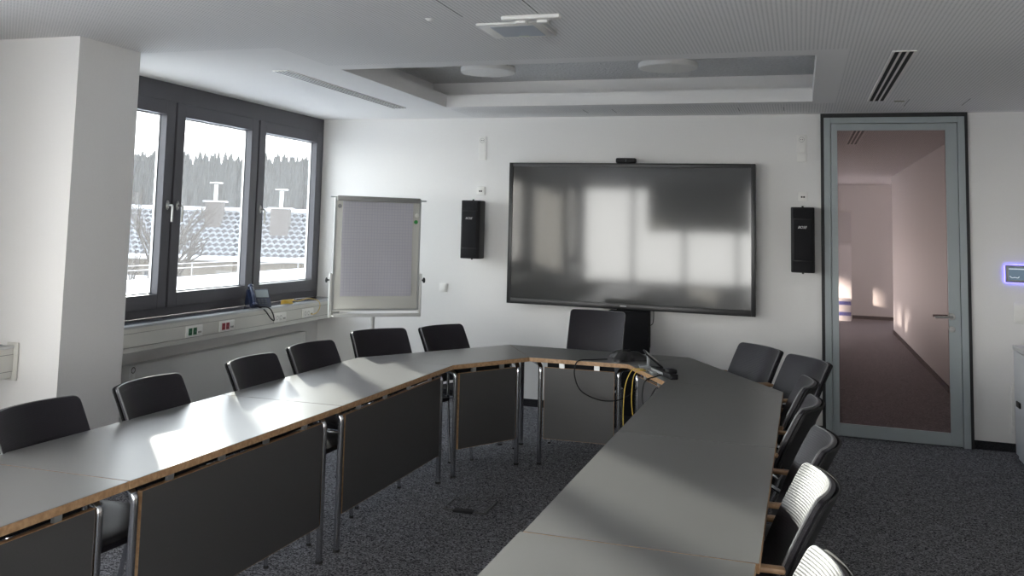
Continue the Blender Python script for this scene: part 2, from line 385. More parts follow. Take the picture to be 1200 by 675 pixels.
# ------------------------------------------------------------------ sill trunking
def trunk(y0, y1, label, endplate=False, xf=0):
    r = thing('sill_trunking', label, 'cable trunking')
    b = nb(); box(b, (XL+.02, y0, .69), (-4.25, y1, .853), .003); obj('trunk_body', b, OFFWHITE, r)
    b = nb(); box(b, (-4.25, y0, .728), (-4.246, y1, .818), .0015); obj('trunk_cover', b, OFFWHITE, r)
    b = nb(); box(b, (-4.2505, y0, .8185), (-4.2465, y1, .8205)); box(b, (-4.2505, y0, .7255), (-4.2465, y1, .7275)); obj('cover_seam', b, SEAM, r)
    qb('sill_board', (XL-.01, y0, .853), (-4.33, y1, .868), SILL, r, .002)
    b = nb(); box(b, (-4.264, y0, .853), (-4.248, y1, .868)); box(b, (-4.33, y0, .853), (-4.322, y1, .866))
    n = int((y1-y0)/.025)
    for k in range(n): yy = y0+(k+.5)*(y1-y0)/n; box(b, (-4.323, yy-.006, .8535), (-4.263, yy+.006, .866))
    obj('vent_grille', b, ALU, r)
    if endplate: qb('end_plate', (-4.30, y1+.001, .675), (-4.222, y1+.012, .885), OFFWHITE, r, .002)
    for c in r.children: c.location.x = xf
    return r
trunk(4.875, YF-.01, 'long white cable trunking and dark sill under the three window panes right of the pillar')
t2 = trunk(.64, 4.315, 'short end of white sill trunking left of the white pillar', True, .085)
trunk(-3.48, .09, 'white sill trunking under the rearmost side windows')

def outlet(yc, kind, label):
    r = thing('outlet_block', label, 'socket', (-4.246, yc, .772), 0, 'outlet blocks on the sill trunking')
    L = .205; b = nb(); box(b, (0, -L/2, -.041), (.012, L/2, .041), .004); obj('outlet_frame', b, WHITE, r, True)
    cols = {'green': GREEN, 'red': RED, 'white': WHITE}[kind]
    for i, yy in enumerate((-.055, .003)):
        b = nb(); box(b, (.0115, yy-.022, -.026), (.0145, yy+.022, .026), .001)
        s = obj('socket', b, cols, r)
        b = nb(); lathe(b, [(.015, .0), (.017, .0008), (.019, 0)], 20, T(.0146, yy, 0) @ Matrix.Rotation(PI/2, 4, 'Y'))
        for q in (-.009, .009): lathe(b, [(0, .0006), (.0025, .0006), (.0025, 0)], 8, T(.0146, yy, q) @ Matrix.Rotation(PI/2, 4, 'Y'))
        obj('socket_well', b, BLACKM if kind != 'white' else mat('socket_grey', (.3, .3, .28), .5), s)
    b = nb()
    box(b, (.0115, .035, -.024), (.0135, .09, .024), .001); obj('data_plate', b, WHITE, r)
    for i in (0, 1):
        qb('data_port', (.013, .042+i*.024, -.018), (.0142, .058+i*.024, -.004), mat('port_grey', (.18, .18, .17), .6), r)
    return r
outlet(6.145, 'green', 'white outlet block with two green sockets, nearest the pillar')
outlet(6.58, 'red', 'white outlet block with two red sockets on the sill trunking')
outlet(7.40, 'white', 'plain white outlet block below the desk phone')
outlet(7.90, 'white', 'plain white outlet block with yellow network plug, nearest the flipchart')

# radiator
r = thing('radiator', 'flat white panel radiator under the window sill', 'radiator', (0, 0, 0))
qb('front_panel', (-4.43, 5.70, .07), (-4.40, 8.17, .56), RADIM, r, .004)
qb('side_cover', (-4.48, 5.64, .065), (-4.398, 5.70, .567), RADIM, r, .003)
qb('top_grille', (-4.48, 5.70, .56), (-4.40, 8.17, .567), RADIM, r, .002)
qb('side_cover', (-4.48, 8.17, .065), (-4.398, 8.19, .567), RADIM, r, .003)
b = nb(); lathe(b, [(.017, 0), (.017, .002), (.022, .002), (.022, 0)], 24, T(-4.397, 5.672, .535) @ Matrix.Rotation(PI/2, 4, 'Y')); obj('valve_ring', b, BLACKM, r)
for yy in (5.9, 7.9): qb('wall_bracket', (-4.484, yy, .1), (-4.43, yy+.04, .5), RADIM, r)

# ------------------------------------------------------------------ door
d = sempty('door_1')
dx0, dx1 = .165, 1.262
b = nb(); box(b, (dx0, YF-.03, 0), (dx0+.025, YF, H)); box(b, (dx1-.025, YF-.03, 0), (dx1, YF, H)); box(b, (dx0+.025, YF-.03, H-.035), (dx1-.025, YF, H)); obj('door_surround', b, DARKTRIM, d)
b = nb(); a0, a1 = dx0+.025, dx1-.025
for x0, x1 in ((a0, a0+.05), (a1-.05, a1)): box(b, (x0, YF-.05, 0), (x1, YF, H-.036), .003)
box(b, (a0+.05, YF-.05, H-.085), (a1-.05, YF, H-.036), .003)
obj('door_frame', b, DOORM, d)
leaf = None
b = nb(); l0, l1, lb, lt = a0+.054, a1-.054, .008, H-.09
box(b, (l0, YF-.045, lb), (l0+.05, YF-.004, lt), .002); box(b, (l1-.085, YF-.045, lb), (l1, YF-.004, lt), .002)
box(b, (l0+.05, YF-.045, lt-.055), (l1-.085, YF-.004, lt), .002); box(b, (l0+.05, YF-.045, lb), (l1-.085, YF-.004, lb+.10), .002)
leaf = obj('door_leaf', b, DOORM, d)
qb('pane', (l0+.05, YF-.035, lb+.10), (l1-.085, YF-.028, lt-.055), DGLASS, leaf)
b = nb(); hx, hz_ = 1.118, 1.005
lathe(b, [(0, .01), (.024, .01), (.027, .006), (.027, 0), (0, 0)], 24, T(hx, YF-.045, hz_) @ Matrix.Rotation(PI/2, 4, 'X'))
tube(b, arcpts([(hx, YF-.05, hz_), (hx, YF-.10, hz_), (hx-.125, YF-.10, hz_-.004)], .02), .0095, 12)
obj('door_handle', b, STEEL, leaf, True)
b = nb(); lathe(b, [(0, .01), (.022, .01), (.025, .006), (.025, 0), (0, 0)], 24, T(hx, YF-.045, hz_-.098) @ Matrix.Rotation(PI/2, 4, 'X'))
box(b, (hx-.012, YF-.066, hz_-.103), (hx+.012, YF-.053, hz_-.093), .002)
obj('door_lock', b, STEEL, leaf, True)

# ------------------------------------------------------------------ things on the far wall
def wall_plate(x, z, kind, label, group):
    r = thing('wall_outlet', label, 'socket', (x, YF, z), 0, group)
    hh = .0775 if kind == 'double' else .039
    b = nb(); box(b, (-.039, -.011, -hh), (.039, 0, hh), .004); obj('plate', b, WHITE, r, True)
    if kind == 'double':
        b = nb(); lathe(b, [(0, -.004), (.019, -.004), (.021, .001), (.024, .001), (.024, 0)], 24, T(0, -.011, .037) @ Matrix.Rotation(PI/2, 4, 'X')); obj('socket', b, WHITE, r, True)
        b = nb(); box(b, (-.0105, -.0165, .034), (-.0045, -.0105, .040)); box(b, (.0045, -.0165, .034), (.0105, -.0105, .040)); obj('socket_holes', b, BLACKM, r)
        b = nb(); lathe(b, [(.020, 0), (.020, .002), (.0225, .002), (.0225, 0)], 24, T(0, -.0115, .037) @ Matrix.Rotation(PI/2, 4, 'X')); obj('socket_rim', b, mat('rim_grey', (.35, .35, .34), .5), r)
        b = nb(); box(b, (-.027, -.013, -.065), (.027, -.011, -.012), .001); box(b, (-.004, -.0145, -.042), (.004, -.012, -.036)); obj('blank_insert', b, WHITE, r)
    elif kind == 'single':
        b = nb(); box(b, (-.026, -.013, -.026), (.026, -.011, .026), .001); box(b, (-.004, -.0145, -.003), (.004, -.012, .003)); obj('blank_insert', b, WHITE, r)
    elif kind == 'data':
        qb('insert', (-.026, -.013, -.026), (.026, -.011, .026), WHITE, r, .001)
        for q in (-.016, .002): qb('data_port', (q, -.0145, -.012), (q+.013, -.0128, .001), BLACKM, r)
    elif kind == 'switch':
        b = nb(); box(b, (-.027, -.016, -.027), (.027, -.011, .027), .003); obj('rocker', b, WHITE, r, True)
    return r
G = 'wall outlets beside the screen'
wall_plate(-2.818, 2.375, 'double', 'double white wall socket high on the wall left of the big screen', G)
wall_plate(.016, 2.375, 'double', 'double white wall socket high beside the top of the door', G)
wall_plate(-2.815, 2.265, 'single', 'small square blank plate left of the screen, below the double socket', G)
wall_plate(.019, 2.262, 'single', 'small square blank plate by the door, below the double socket', G)
wall_plate(-2.822, 1.94, 'data', 'square data outlet just above the left loudspeaker', G)
wall_plate(.024, 1.934, 'data', 'square data outlet just above the right loudspeaker', G)
wall_plate(-3.17, 1.02, 'switch', 'square white light switch on the wall right of the flipchart', G)

r = thing('light_switch', 'stacked pair of white rocker switches below the touch panel', 'switch', (1.60, YF, 1.055))
qb('plate', (-.041, -.011, -.078), (.041, 0, .078), WHITE, r, .004)
for q in (-.037, .037): qb('rocker', (-.030, -.016, q-.030), (.030, -.0112, q+.030), WHITE, r, .003)

r = thing('touch_panel', 'small grey wall touch panel with a blue glowing rim', 'control panel', (1.60, YF, 1.358))
qb('panel_frame', (-.098, -.03, -.067), (.098, -.008, .067), mat('panel_grey', (.26, .26, .27), .4), r, .004)
lcd = mat('lcd_lit', (.02, .03, .04), .3); nodes(lcd)[3].inputs['Emission Color'].default_value = (.09, .13, .17, 1); nodes(lcd)[3].inputs['Emission Strength'].default_value = .6
qb('display', (-.078, -.0315, -.048), (.078, -.0295, .050), lcd, r)
lm = mat('lcd_marks', (.3, .33, .36), .4); nodes(lm)[3].inputs['Emission Color'].default_value = (.4, .45, .5, 1); nodes(lm)[3].inputs['Emission Strength'].default_value = .5
b = nb(); box(b, (-.076, -.0325, .034), (.05, -.0312, .042)); tube(b, spline([(-.07, -.032, -.018), (-.055, -.032, -.03), (-.035, -.032, -.027), (-.015, -.032, -.03), (-.005, -.032, -.02)]), .003, 6); obj('display_symbols', b, lm, r)
gl = mat('blue_led', (.05, .05, .3), .5); nodes(gl)[3].inputs['Emission Color'].default_value = (.12, .10, 1, 1); nodes(gl)[3].inputs['Emission Strength'].default_value = 10
b = nb()
for lo, hi in (((-.096, -.008, -.065), (-.090, -.003, .065)), ((-.09, -.008, .059), (.09, -.003, .065)), ((-.09, -.008, -.065), (.09, -.003, -.059)), ((.090, -.008, -.065), (.096, -.003, .065))): box(b, lo, hi)
obj('led_rim', b, gl, r)
qb('mounting_box', (-.07, -.008, -.045), (.07, 0, .045), BLACKM, r)

def speaker(x0, z0, wd, dp, yaw, label):
    r = thing('loudspeaker', label, 'loudspeaker', (x0, YF, z0), 0, 'black wall loudspeakers beside the screen')
    M = T(0, -.16, 0) @ Matrix.Rotation(yaw, 4, 'Z')
    h2 = .265
    b = nb(); 
    pts = [(-wd/2+.012, .10), (wd/2-.012, .10), (wd/2, .05), (wd/2, -.075), (wd/2-.03, -.10), (-wd/2+.03, -.10), (-wd/2, -.075), (-wd/2, .05)]
    prism(b, pts, -h2, h2, .004); bmesh.ops.transform(b, matrix=M, verts=b.verts); obj('cabinet', b, BLACKP, r, True)
    b = nb(); box(b, (-wd/2+.022, -.108, -h2+.10), (wd/2-.022, -.098, h2-.10), .003); bmesh.ops.transform(b, matrix=M, verts=b.verts); g_ = obj('grille', b, BLACKM, r, True)
    for s in (-1, 1):
        b = nb(); box(b, (-wd/2+.015, -.107, s*(h2-.05)-.042), (wd/2-.015, -.098, s*(h2-.05)+.042), .003); bmesh.ops.transform(b, matrix=M, verts=b.verts); obj('end_grille', b, BLACKM, r, True)
        b = nb(); lathe(b, [(0, .012), (.008, .012), (.008, 0), (0, 0)], 12, M @ T(0, -.01, s*h2) @ Matrix.Rotation(0 if s > 0 else PI, 4, 'X')); obj('mount_bolt', b, BLACKP, r)
    qb('wall_bracket', (-.03, -.09, -.05), (.03, 0, .05), BLACKP, r)
    text('badge', 'BOSE', .028, mat('badge_silver', (.45, .45, .45), .45, .6), r, M @ T(-.005, -.1085, .10) @ FACE_Y, shear=.35)
    return r
speaker(-2.838, 1.575, .182, .2, -.02, 'black wall loudspeaker left of the big screen, its right side visible')
speaker(.020, 1.572, .182, .2, .0, 'black wall loudspeaker between the big screen and the door')

# big interactive screen
r = thing('display_screen', 'very large black interactive display in front of the far wall', 'screen', (0, 0, 0))
sx0, sx1, sz0, sz1, sy = -2.504, -.350, .923, 2.196, 8.42
b = nb(); 
for lo, hi in (((sx0, sy, sz0), (sx0+.035, sy+.08, sz1)), ((sx1-.035, sy, sz0), (sx1, sy+.08, sz1)), ((sx0+.035, sy, sz1-.035), (sx1-.035, sy+.08, sz1)), ((sx0+.035, sy, sz0), (sx1-.035, sy+.08, sz0+.05))): box(b, lo, hi, .003)
obj('bezel', b, mat('bezel_black', (.022, .022, .023), .35), r, True)
qb('screen_glass', (sx0+.035, sy+.008, sz0+.05), (sx1-.035, sy+.02, sz1-.035), SCREEN, r)
qb('back_housing', (sx0+.03, sy+.0205, sz0+.04), (sx1-.03, sy+.085, sz1-.03), BLACKM, r)
qb('badge', (-1.475, sy-.002, sz0+.024), (-1.42, sy+.001, sz0+.034), mat('badge_grey', (.4, .4, .4), .4), r)
r = thing('camera_bar', 'small black webcam bar sitting on top of the big screen', 'camera', (-1.44, 8.44, 2.197))
b = nb(); box(b, (-.088, -.03, .0), (.088, .03, .045), .012); obj('housing', b, BLACKP, r, True)
b = nb(); lathe(b, [(0, .006), (.012, .006), (.016, .0), (0, 0)], 20, T(0, -.03, .022) @ Matrix.Rotation(PI/2, 4, 'X')); obj('lens', b, mat('lens_black', (.01, .01, .012), .08), r, True)
r = thing('screen_stand', 'black column stand carrying the big screen', 'stand', (0, 0, 0))
b = nb(); box(b, (-1.565, 8.36, .03), (-1.222, 8.47, .915), .006); obj('column', b, BLACKM, r, True)
b = nb(); box(b, (-1.85, 7.95, .012), (-.9, 8.54, .04), .006); obj('base_plate', b, BLACKM, r, True)
for q in (-1.8, -.95):
    for p_ in (8.0, 8.45):
        b = nb(); lathe(b, [(0, .012), (.02, .012), (.02, 0), (0, 0)], 12, T(q, p_, 0)); obj('foot', b, RUBBER, r)
qb('mount_bracket', (-1.52, 8.509, .6), (-1.23, 8.55, 1.6), BLACKM, r)
qb('bracket_arm', (-1.50, 8.45, .62), (-1.25, 8.52, .72), BLACKM, r)
b = nb(); tube(b, spline([(-1.19, 8.44, .95), (-1.185, 8.42, .88), (-1.19, 8.40, .82), (-1.22, 8.38, .80)]), .003, 6)
tag(obj('screen_cable', b, BLACKP, None, True), 'thin black cable hanging below the big screen beside its column', 'cable')

# flipchart
FW = thing('flipchart', 'grey metal flipchart stand with a pad of squared paper', 'flipchart', (-3.300, 7.285, 0), math.radians(43.1))
BOT, TOP = .845, 1.826
qb('board', (-.352, .0, BOT+.045), (.378, .018, TOP-.02), BOARD, FW, .002)
b = nb(); box(b, (-.365, -.006, BOT+.05), (-.350, .02, TOP-.01)); box(b, (.374, -.006, BOT+.05), (.388, .02, TOP-.01)); box(b, (-.350, -.006, BOT+.05), (.374, .02, BOT+.062)); obj('board_frame', b, ALU, FW)
b = nb(); box(b, (-.352, -.026, TOP-.042), (.372, .0, TOP), .004); obj('paper_clamp', b, mat('clamp_grey', (.33, .33, .32), .4, .4), FW, True)
b = nb(); tube(b, [(-.40, .01, TOP-.012), (.44, .01, TOP-.022)], .006, 8); obj('side_arm', b, ALU, FW, True)
b = nb(); box(b, (-.362, -.05, BOT), (.395, .005, BOT+.010), .002); box(b, (-.362, -.054, BOT), (.395, -.048, BOT+.03), .002); obj('pen_tray', b, mat('tray_white', (.66, .66, .64), .35), FW, True)
for s, q in ((-1, -.378), (1, .402)):
    b = nb(); box(b, (q-.010, -.012, BOT-.005), (q+.010, .02, 1.195), .003); obj('side_rail', b, mat('rail_white', (.66, .66, .64), .35), FW, True)
    b = nb(); lathe(b, [(0, .035), (.008, .035), (.022, .03), (.022, .022), (.006, .018), (.006, 0), (0, 0)], 14, T(q+s*.008, .004, 1.14) @ Matrix.Rotation(s*PI/2, 4, 'Y')); obj('clamp_knob', b, RUBBER, FW, True)
b = nb(); tube(b, [(.0, .03, .10), (.0, .03, BOT)], .019, 14); tube(b, [(0, .03, .55), (0, .03, .60)], .026, 14); obj('pole', b, mat('pole_white', (.66, .66, .64), .35), FW, True)
for k in range(5):
    a = k*2*PI/5+.3; b = nb(); tube(b, [(0, .03, .10), (.30*math.cos(a), .03+.30*math.sin(a), .055)], .014, 8); ft = obj('leg', b, mat('leg_white', (.66, .66, .64), .35), FW, True)
    b = nb(); lathe(b, [(0, -.012), (.025, -.012), (.027, 0), (.025, .012), (0, .012)], 14, T(.30*math.cos(a), .03+.30*math.sin(a), .027) @ Matrix.Rotation(PI/2, 4, 'X')); obj('caster', b, RUBBER, ft, True)
b = nb()   # paper pad, slightly bowed
nx, nz = 10, 14; gv = {}
for i in range(nx+1):
    for j in range(nz+1):
        x = -.300+.614*i/nx; z = 1.010+(TOP-.045-1.010)*j/nz
        y = -.008-.010*(1-j/nz)*(.6+.4*math.sin(i*.9))-.004*math.sin(i*.7+j*.5)
        gv[i, j] = b.verts.new((x, y, z))
for i in range(nx):
    for j in range(nz): b.faces.new((gv[i, j], gv[i+1, j], gv[i+1, j+1], gv[i, j+1]))
bmesh.ops.solidify(b, geom=list(b.faces), thickness=-.004)
obj('paper_pad', b, GRID, FW, True)
for x, z, m, nm in ((.345, TOP-.20, GREENP, 'green magnet'), (.352, TOP-.145, WHITE, 'white magnet'), (-.325, TOP-.085, mat('magnet_grey', (.3, .3, .3), .4), 'grey magnet')):
    b = nb(); lathe(b, [(0, .009), (.014, .009), (.017, .005), (.017, 0), (0, 0)], 16, T(x, -.001, z) @ Matrix.Rotation(PI/2, 4, 'X')); mg = obj('magnet', b, m, FW, True); mg['label'] = nm

# white cabinet at the right
r = thing('sideboard', 'low white cabinet at the right edge of the picture', 'cabinet', (0, 0, 0))
qb('carcass', (1.52, 6.95, .0), (2.03, 8.32, .80), mat('cabinet_white', (.72, .74, .78), .35), r, .002)
qb('worktop', (1.50, 6.93, .802), (2.04, 8.335, .832), mat('cabinet_top', (.70, .70, .70), .4), r, .002)
for y0, y1 in ((6.96, 7.63), (7.64, 8.315)):
    dd_ = qb('door', (1.502, y0, .04), (1.519, y1, .795), mat('cabinet_door', (.72, .74, .78), .3), r, .002)
    qb('handle', (1.49, y1-.22, .40), (1.501, y1-.10, .44), BLACKP, dd_, .002)
r = thing('cable_duct', 'slim white vertical cable duct on the wall beside the cabinet', 'cable duct', (1.535, YF, 0))
qb('cover', (-.012, -.015, .20), (.012, 0, .52), WHITE, r, .002)
qb('lower_cover', (-.014, -.018, .14), (.014, 0, .2), WHITE, r, .002)

# ------------------------------------------------------------------ ceiling fittings
def slotvent(x0, x1, y0, y1, n, label):
    r = thing('slot_vent', label, 'ceiling vent', (0, 0, 0), 0, 'linear slot vents in the ceiling')
    wd = (x1-x0); bars = n+1; sw = wd/(n+ bars*.6); bw = sw*.6
    b = nb()
    for k in range(bars): xx = x0+k*(sw+bw); box(b, (xx, y0, H-.006), (xx+bw, y1, H+.0005))
    box(b, (x0, y0-.006, H-.006), (x1, y0, H+.0005)); box(b, (x0, y1, H-.006), (x1, y1+.006, H+.0005)); obj('vent_frame', b, WHITE, r)
    for k in range(n): xx = x0+bw+k*(sw+bw); qb('slot', (xx, y0, H-.0056), (xx+sw, y1, H-.0005), GRILLB, r)
slotvent(-3.385, -3.265, 5.66, 7.73, 4, 'long slotted air vent in the ceiling above the windows')
slotvent(.478, .600, 5.66, 7.73, 3, 'slotted air vent in the ceiling in front of the door')

def disc(x, y, label):
    r = thing('ceiling_light', label, 'ceiling light', (x, y, z2), 0, 'round lights in the ceiling recess')
    b = nb(); lathe(b, [(0, 0), (.15, 0), (.15, -.045), (0, -.045)], 48); obj('lamp_base', b, mat('lamp_base', (.6, .6, .58), .4), r, True)
    b = nb(); lathe(b, [(.15, -.04), (.205, -.042), (.212, -.05), (.212, -.076), (.205, -.083), (.19, -.083)], 48); obj('lamp_ring', b, WHITE, r, True)
    b = nb(); lathe(b, [(.195, -.076), (.19, -.0835), (.1, -.087), (0, -.088)], 48); obj('diffuser', b, LAMPM, r, True)
disc(-.895, 6.98, 'round flat white ceiling light, fully seen in the ceiling recess')
disc(-2.255, 6.95, 'round flat white ceiling light half hidden behind the recess edge')

r = thing('ceiling_panel_unit', 'square grey glazed unit set in the perforated ceiling', 'ceiling unit', (-1.365, 4.70, H))
b = nb(); box(b, (-.165, -.21, -.012), (.165, .14, 0), .003); obj('frame', b, WHITE, r, True)
qb('glass_plate', (-.105, -.16, -.0135), (.120, .095, -.0118), mat('unit_glass', (.50, .54, .60), .45), r)
b = nb(); box(b, (-.02, .075, -.0165), (.035, .09, -.0138), .001); obj('latch', b, mat('latch', (.7, .75, .65), .3), r)
r = thing('ceiling_bracket', 'narrow white bracket rail on the ceiling behind the square unit', 'bracket', (-1.21, 4.375, H))
b = nb(); box(b, (-.145, -.028, -.022), (.145, .028, 0), .008); obj('rail', b, WHITE, r, True)
for q in (-.08, .03): qb('clip', (q, .0, -.034), (q+.05, .06, -.012), WHITE, r, .003)
r = thing('motion_sensor', 'small greenish sensor strip in the ceiling near the door', 'sensor', (.70, 7.78, H))
qb('sensor_lens', (-.035, -.02, -.006), (.035, .02, 0), mat('sensor_green', (.35, .36, .28), .4), r, .002)
r = thing('sprinkler_rosette', 'tiny white rosette in the ceiling left of the square unit', 'ceiling fitting', (-1.72, 4.34, H))
b = nb(); lathe(b, [(0, -.012), (.012, -.012), (.022, -.003), (.024, 0), (0, 0)], 20); obj('cover', b, WHITE, r, True)
def groove(n, segs):
    b = nb()
    for (x0, y0, x1, y1) in segs: box(b, (min(x0, x1)-.0015, min(y0, y1)-.0015, H-.0012), (max(x0, x1)+.0015, max(y0, y1)+.0015, H+.0003))
    struct(obj('trim_%d' % n, b, mat('seam_grey%d' % n, (.12, .12, .12), .9)))
groove(4, [(-1.545, 3.3, -1.545, 4.33), (-1.165, 3.3, -1.165, 4.33)])
groove(5, [(.76, 7.70, .76, 8.10), (1.16, 7.70, 1.16, 8.10)])
groove(6, [(-2.72, 2.2, -2.72, 3.55)])
groove(7, [(-.47, 8.05, -.47, 8.28), (-.12, 8.05, -.12, 8.28), (-1.75, 8.05, -1.75, 8.28), (-1.5, 8.05, -1.5, 8.28)])

# ------------------------------------------------------------------ tables
ZT, TH = .72, .028
def lerp(a, b, s): return (a[0]+(b[0]-a[0])*s, a[1]+(b[1]-a[1])*s)
def inset(pts, d):
    n = len(pts); cx = sum(p[0] for p in pts)/n; cy = sum(p[1] for p in pts)/n; out = []
    for i in range(n):
        p = Vector(pts[i]); a = (Vector(pts[i-1])-p).normalized(); c = (Vector(pts[(i+1) % n])-p).normalized()
        s = abs(a.x*c.y-a.y*c.x); out.append(tuple(p+(a+c)*(d/s)))
    return out
def table(pi0, po0, po1, pi1, label, panel=True):
    """inner-start, outer-start, outer-end, inner-end corners in plan"""
    P = [pi0, po0, po1, pi1]; cx = sum(p[0] for p in P)/4; cy = sum(p[1] for p in P)/4
    r = thing('conference_table', label, 'table', (cx, cy, 0), 0, 'conference tables set in a horseshoe')
    L = [(p[0]-cx, p[1]-cy) for p in P]
    g = .0012; L = inset(L, g)
    b = nb(); prism(b, L, ZT-TH, ZT-.0015); te = obj('edge_band', b, WOOD, r)
    b = nb(); prism(b, inset(L, .0012), ZT-.0014, ZT); obj('tabletop', b, TOPM, r)
    Q = inset(L, .045)
    # move legs further in along the long sides (clear of the neighbouring table)
    i0, o0, o1, i1 = [Vector(q) for q in Q]
    di = (i1-i0).normalized(); do = (o1-o0).normalized()
    i0 += di*.04; i1 -= di*.04; o0 += do*.04; o1 -= do*.04
    zt = ZT-TH-.022
    for a, c in ((i0, o0), (o0, i0), (i1, o1), (o1, i1)):
        mid = (a+c)/2
        b = nb(); tube(b, arcpts([(a.x, a.y, .012), (a.x, a.y, zt), (mid.x, mid.y, zt)], .05, 8), .0155, 14); lg = obj('leg', b, CHROME, r, True)
        b = nb(); lathe(b, [(0, 0), (.017, 0), (.018, .012), (0, .012)], 14, T(a.x, a.y, 0)); obj('foot_cap', b, RUBBER, lg, True)
    b = nb(); 
    for a, c in ((i0, i1), (o0, o1)):
        m = .04; d_ = (c-a).normalized(); n_ = Vector((-d_.y, d_.x)); mid = Vector((0, 0)); 
        off = n_*.05 if (mid-(a+c)/2).dot(n_) > 0 else -n_*.05
        aa, cc = a+off+d_*m, c+off-d_*m
        prism(b, [tuple(aa-n_*.011), tuple(cc-n_*.011), tuple(cc+n_*.011), tuple(aa+n_*.011)], ZT-TH-.045, ZT-TH-.0005)
    obj('frame_rail', b, BLACKM, r)
    if panel:
        d_ = di; n_ = Vector((-d_.y, d_.x)); 
        if (Vector((0, 0))-(i0+i1)/2).dot(n_) > 0: n_ = -n_      # n_ points to the inside of the horseshoe
        a = i0+d_*.028; c = i1-d_*.028
        pp = [tuple(a-n_*.009), tuple(c-n_*.009), tuple(c+n_*.009), tuple(a+n_*.009)]
        b = nb(); prism(b, pp, .175, .656); pn = obj('modesty_panel', b, WOOD, r)
        e_ = .0022; 
        for s in (1, -1):
            f0 = a+d_*e_+n_*s*.009; f1 = c-d_*e_+n_*s*.009
            b = nb(); prism(b, [tuple(f0), tuple(f1), tuple(f1+n_*s*.0012), tuple(f0+n_*s*.0012)], .175+e_, .656-e_); obj('panel_face', b, PANELM, pn)
        L_ = (c-a).length
        for k in range(2 if L_ < 1 else 4):
            s = (k+.5)/(2 if L_ < 1 else 4); q = a+(c-a)*s
            b = nb(); prism(b, [tuple(q-d_*.018-n_*.006), tuple(q+d_*.018-n_*.006), tuple(q+d_*.018+n_*.006), tuple(q-d_*.018+n_*.006)], .640, ZT-TH-.0005); obj('panel_bracket', b, ALU, r)
    return r
P1i, P1o = (-2.093, 5.873), (-2.763, 5.865); P2i, P2o = (-1.757, 6.50), (-2.080, 7.108)
P3i, P3o = (-1.088, 6.535), (-.748, 7.12); P4i, P4o = (-.765, 5.917), (-.094, 5.885)
table((-2.106, 4.320), (-2.776, 4.300), P1o, P1i, 'grey rectangular table on the window side, farthest of that row')
table((-2.142, 2.782), (-2.806, 2.760), (-2.777, 4.297), (-2.107, 4.317), 'grey rectangular table on the window side with the brightest glare on its top')
table((-2.172, 1.245), (-2.842, 1.225), (-2.807, 2.757), (-2.143, 2.779), 'grey rectangular table at the bottom left corner, nearest of the window row')
table(P1i, P1o, P2o, P2i, 'trapezoid table at the rear left corner of the horseshoe, in front of the flipchart')
table(P2i, P2o, P3o, P3i, 'trapezoid table across the far end, in front of the big screen stand')
table(P3i, P3o, P4o, P4i, 'trapezoid table at the rear right corner of the horseshoe, under the tablet and cables')
table(P4i, P4o, (-.101, 4.362), (-.771, 4.368), 'grey rectangular table right of the aisle, joined to the rear right corner table')
table((-.772, 4.366), (-.102, 4.360), (-.108, 2.846), (-.777, 2.838), 'grey rectangular table on the right with two soft sun patches')
table((-.787, 2.834), (-.117, 2.842), (-.124, 1.31), (-.794, 1.30), 'grey rectangular table at the bottom centre edge, nearest on the right side')

# ------------------------------------------------------------------ chairs
BACKH, BACKZ = .385, .47
def backpt(u, v, off, W=.237):
    """u -1..1 across, v 0..1 up; off = offset behind the front face"""
    z = BACKZ+BACKH*v; rr = .022; dtop = (1-v)*BACKH; dbot = v*BACKH
    hw = W
    if dtop < rr: hw = W-rr+math.sqrt(max(0, rr*rr-(rr-dtop)**2))
    if dbot < rr*1.2: hw = W-rr+math.sqrt(max(0, rr*rr-(rr-min(rr, dbot))**2))
    x = hw*u; rec = .165*(v*.75+.25*v*v)
    y = -.185-rec+.056*(x/W)**2
    # offset along approx normal
    return Vector((x*(1+off*.0), y-off, z-off*.25))
VR = [0, .02, .05, .09, .14, .25, .4, .55, .7, .8, .88, .93, .96, .98, .993, 1]
def backslab(f0, f1, W, vlo=0, m=None, name='backrest', parent=None):
    b = nb(); nu = 16; fr = {}; bk = {}
    for j, v in enumerate(VR):
        for i in range(nu+1):
            u = -1+2*i/nu; fr[i, j] = b.verts.new(backpt(u, v, f0, W)); bk[i, j] = b.verts.new(backpt(u, v, f1, W))
    for j in range(len(VR)-1):
        for i in range(nu):
            b.faces.new((fr[i, j], fr[i+1, j], fr[i+1, j+1], fr[i, j+1])); b.faces.new((bk[i, j], bk[i, j+1], bk[i+1, j+1], bk[i+1, j]))
    J = len(VR)-1
    for i in range(nu):
        b.faces.new((fr[i, 0], bk[i, 0], bk[i+1, 0], fr[i+1, 0])); b.faces.new((fr[i, J], fr[i+1, J], bk[i+1, J], bk[i, J]))
    for j in range(J):
        b.faces.new((fr[0, j], fr[0, j+1], bk[0, j+1], bk[0, j])); b.faces.new((fr[nu, j], bk[nu, j], bk[nu, j+1], fr[nu, j+1]))
    return obj(name, b, m, parent, True)
def rimpath(off, W):
    pts = [backpt(-1, v, off, W) for v in VR]; pts += [backpt(-1+2*i/12, 1, off, W) for i in range(1, 12)]; pts += [backpt(1, v, off, W) for v in reversed(VR)]
    out = [pts[0]]
    for p in pts[1:]:
        if (p-out[-1]).length > .004: out.append(p)
    return out
PIPE_HILITE = mat('piping_highlight', (.16, .16, .165), .35)  # cushion piping, coloured pale to stand in for the edge highlight
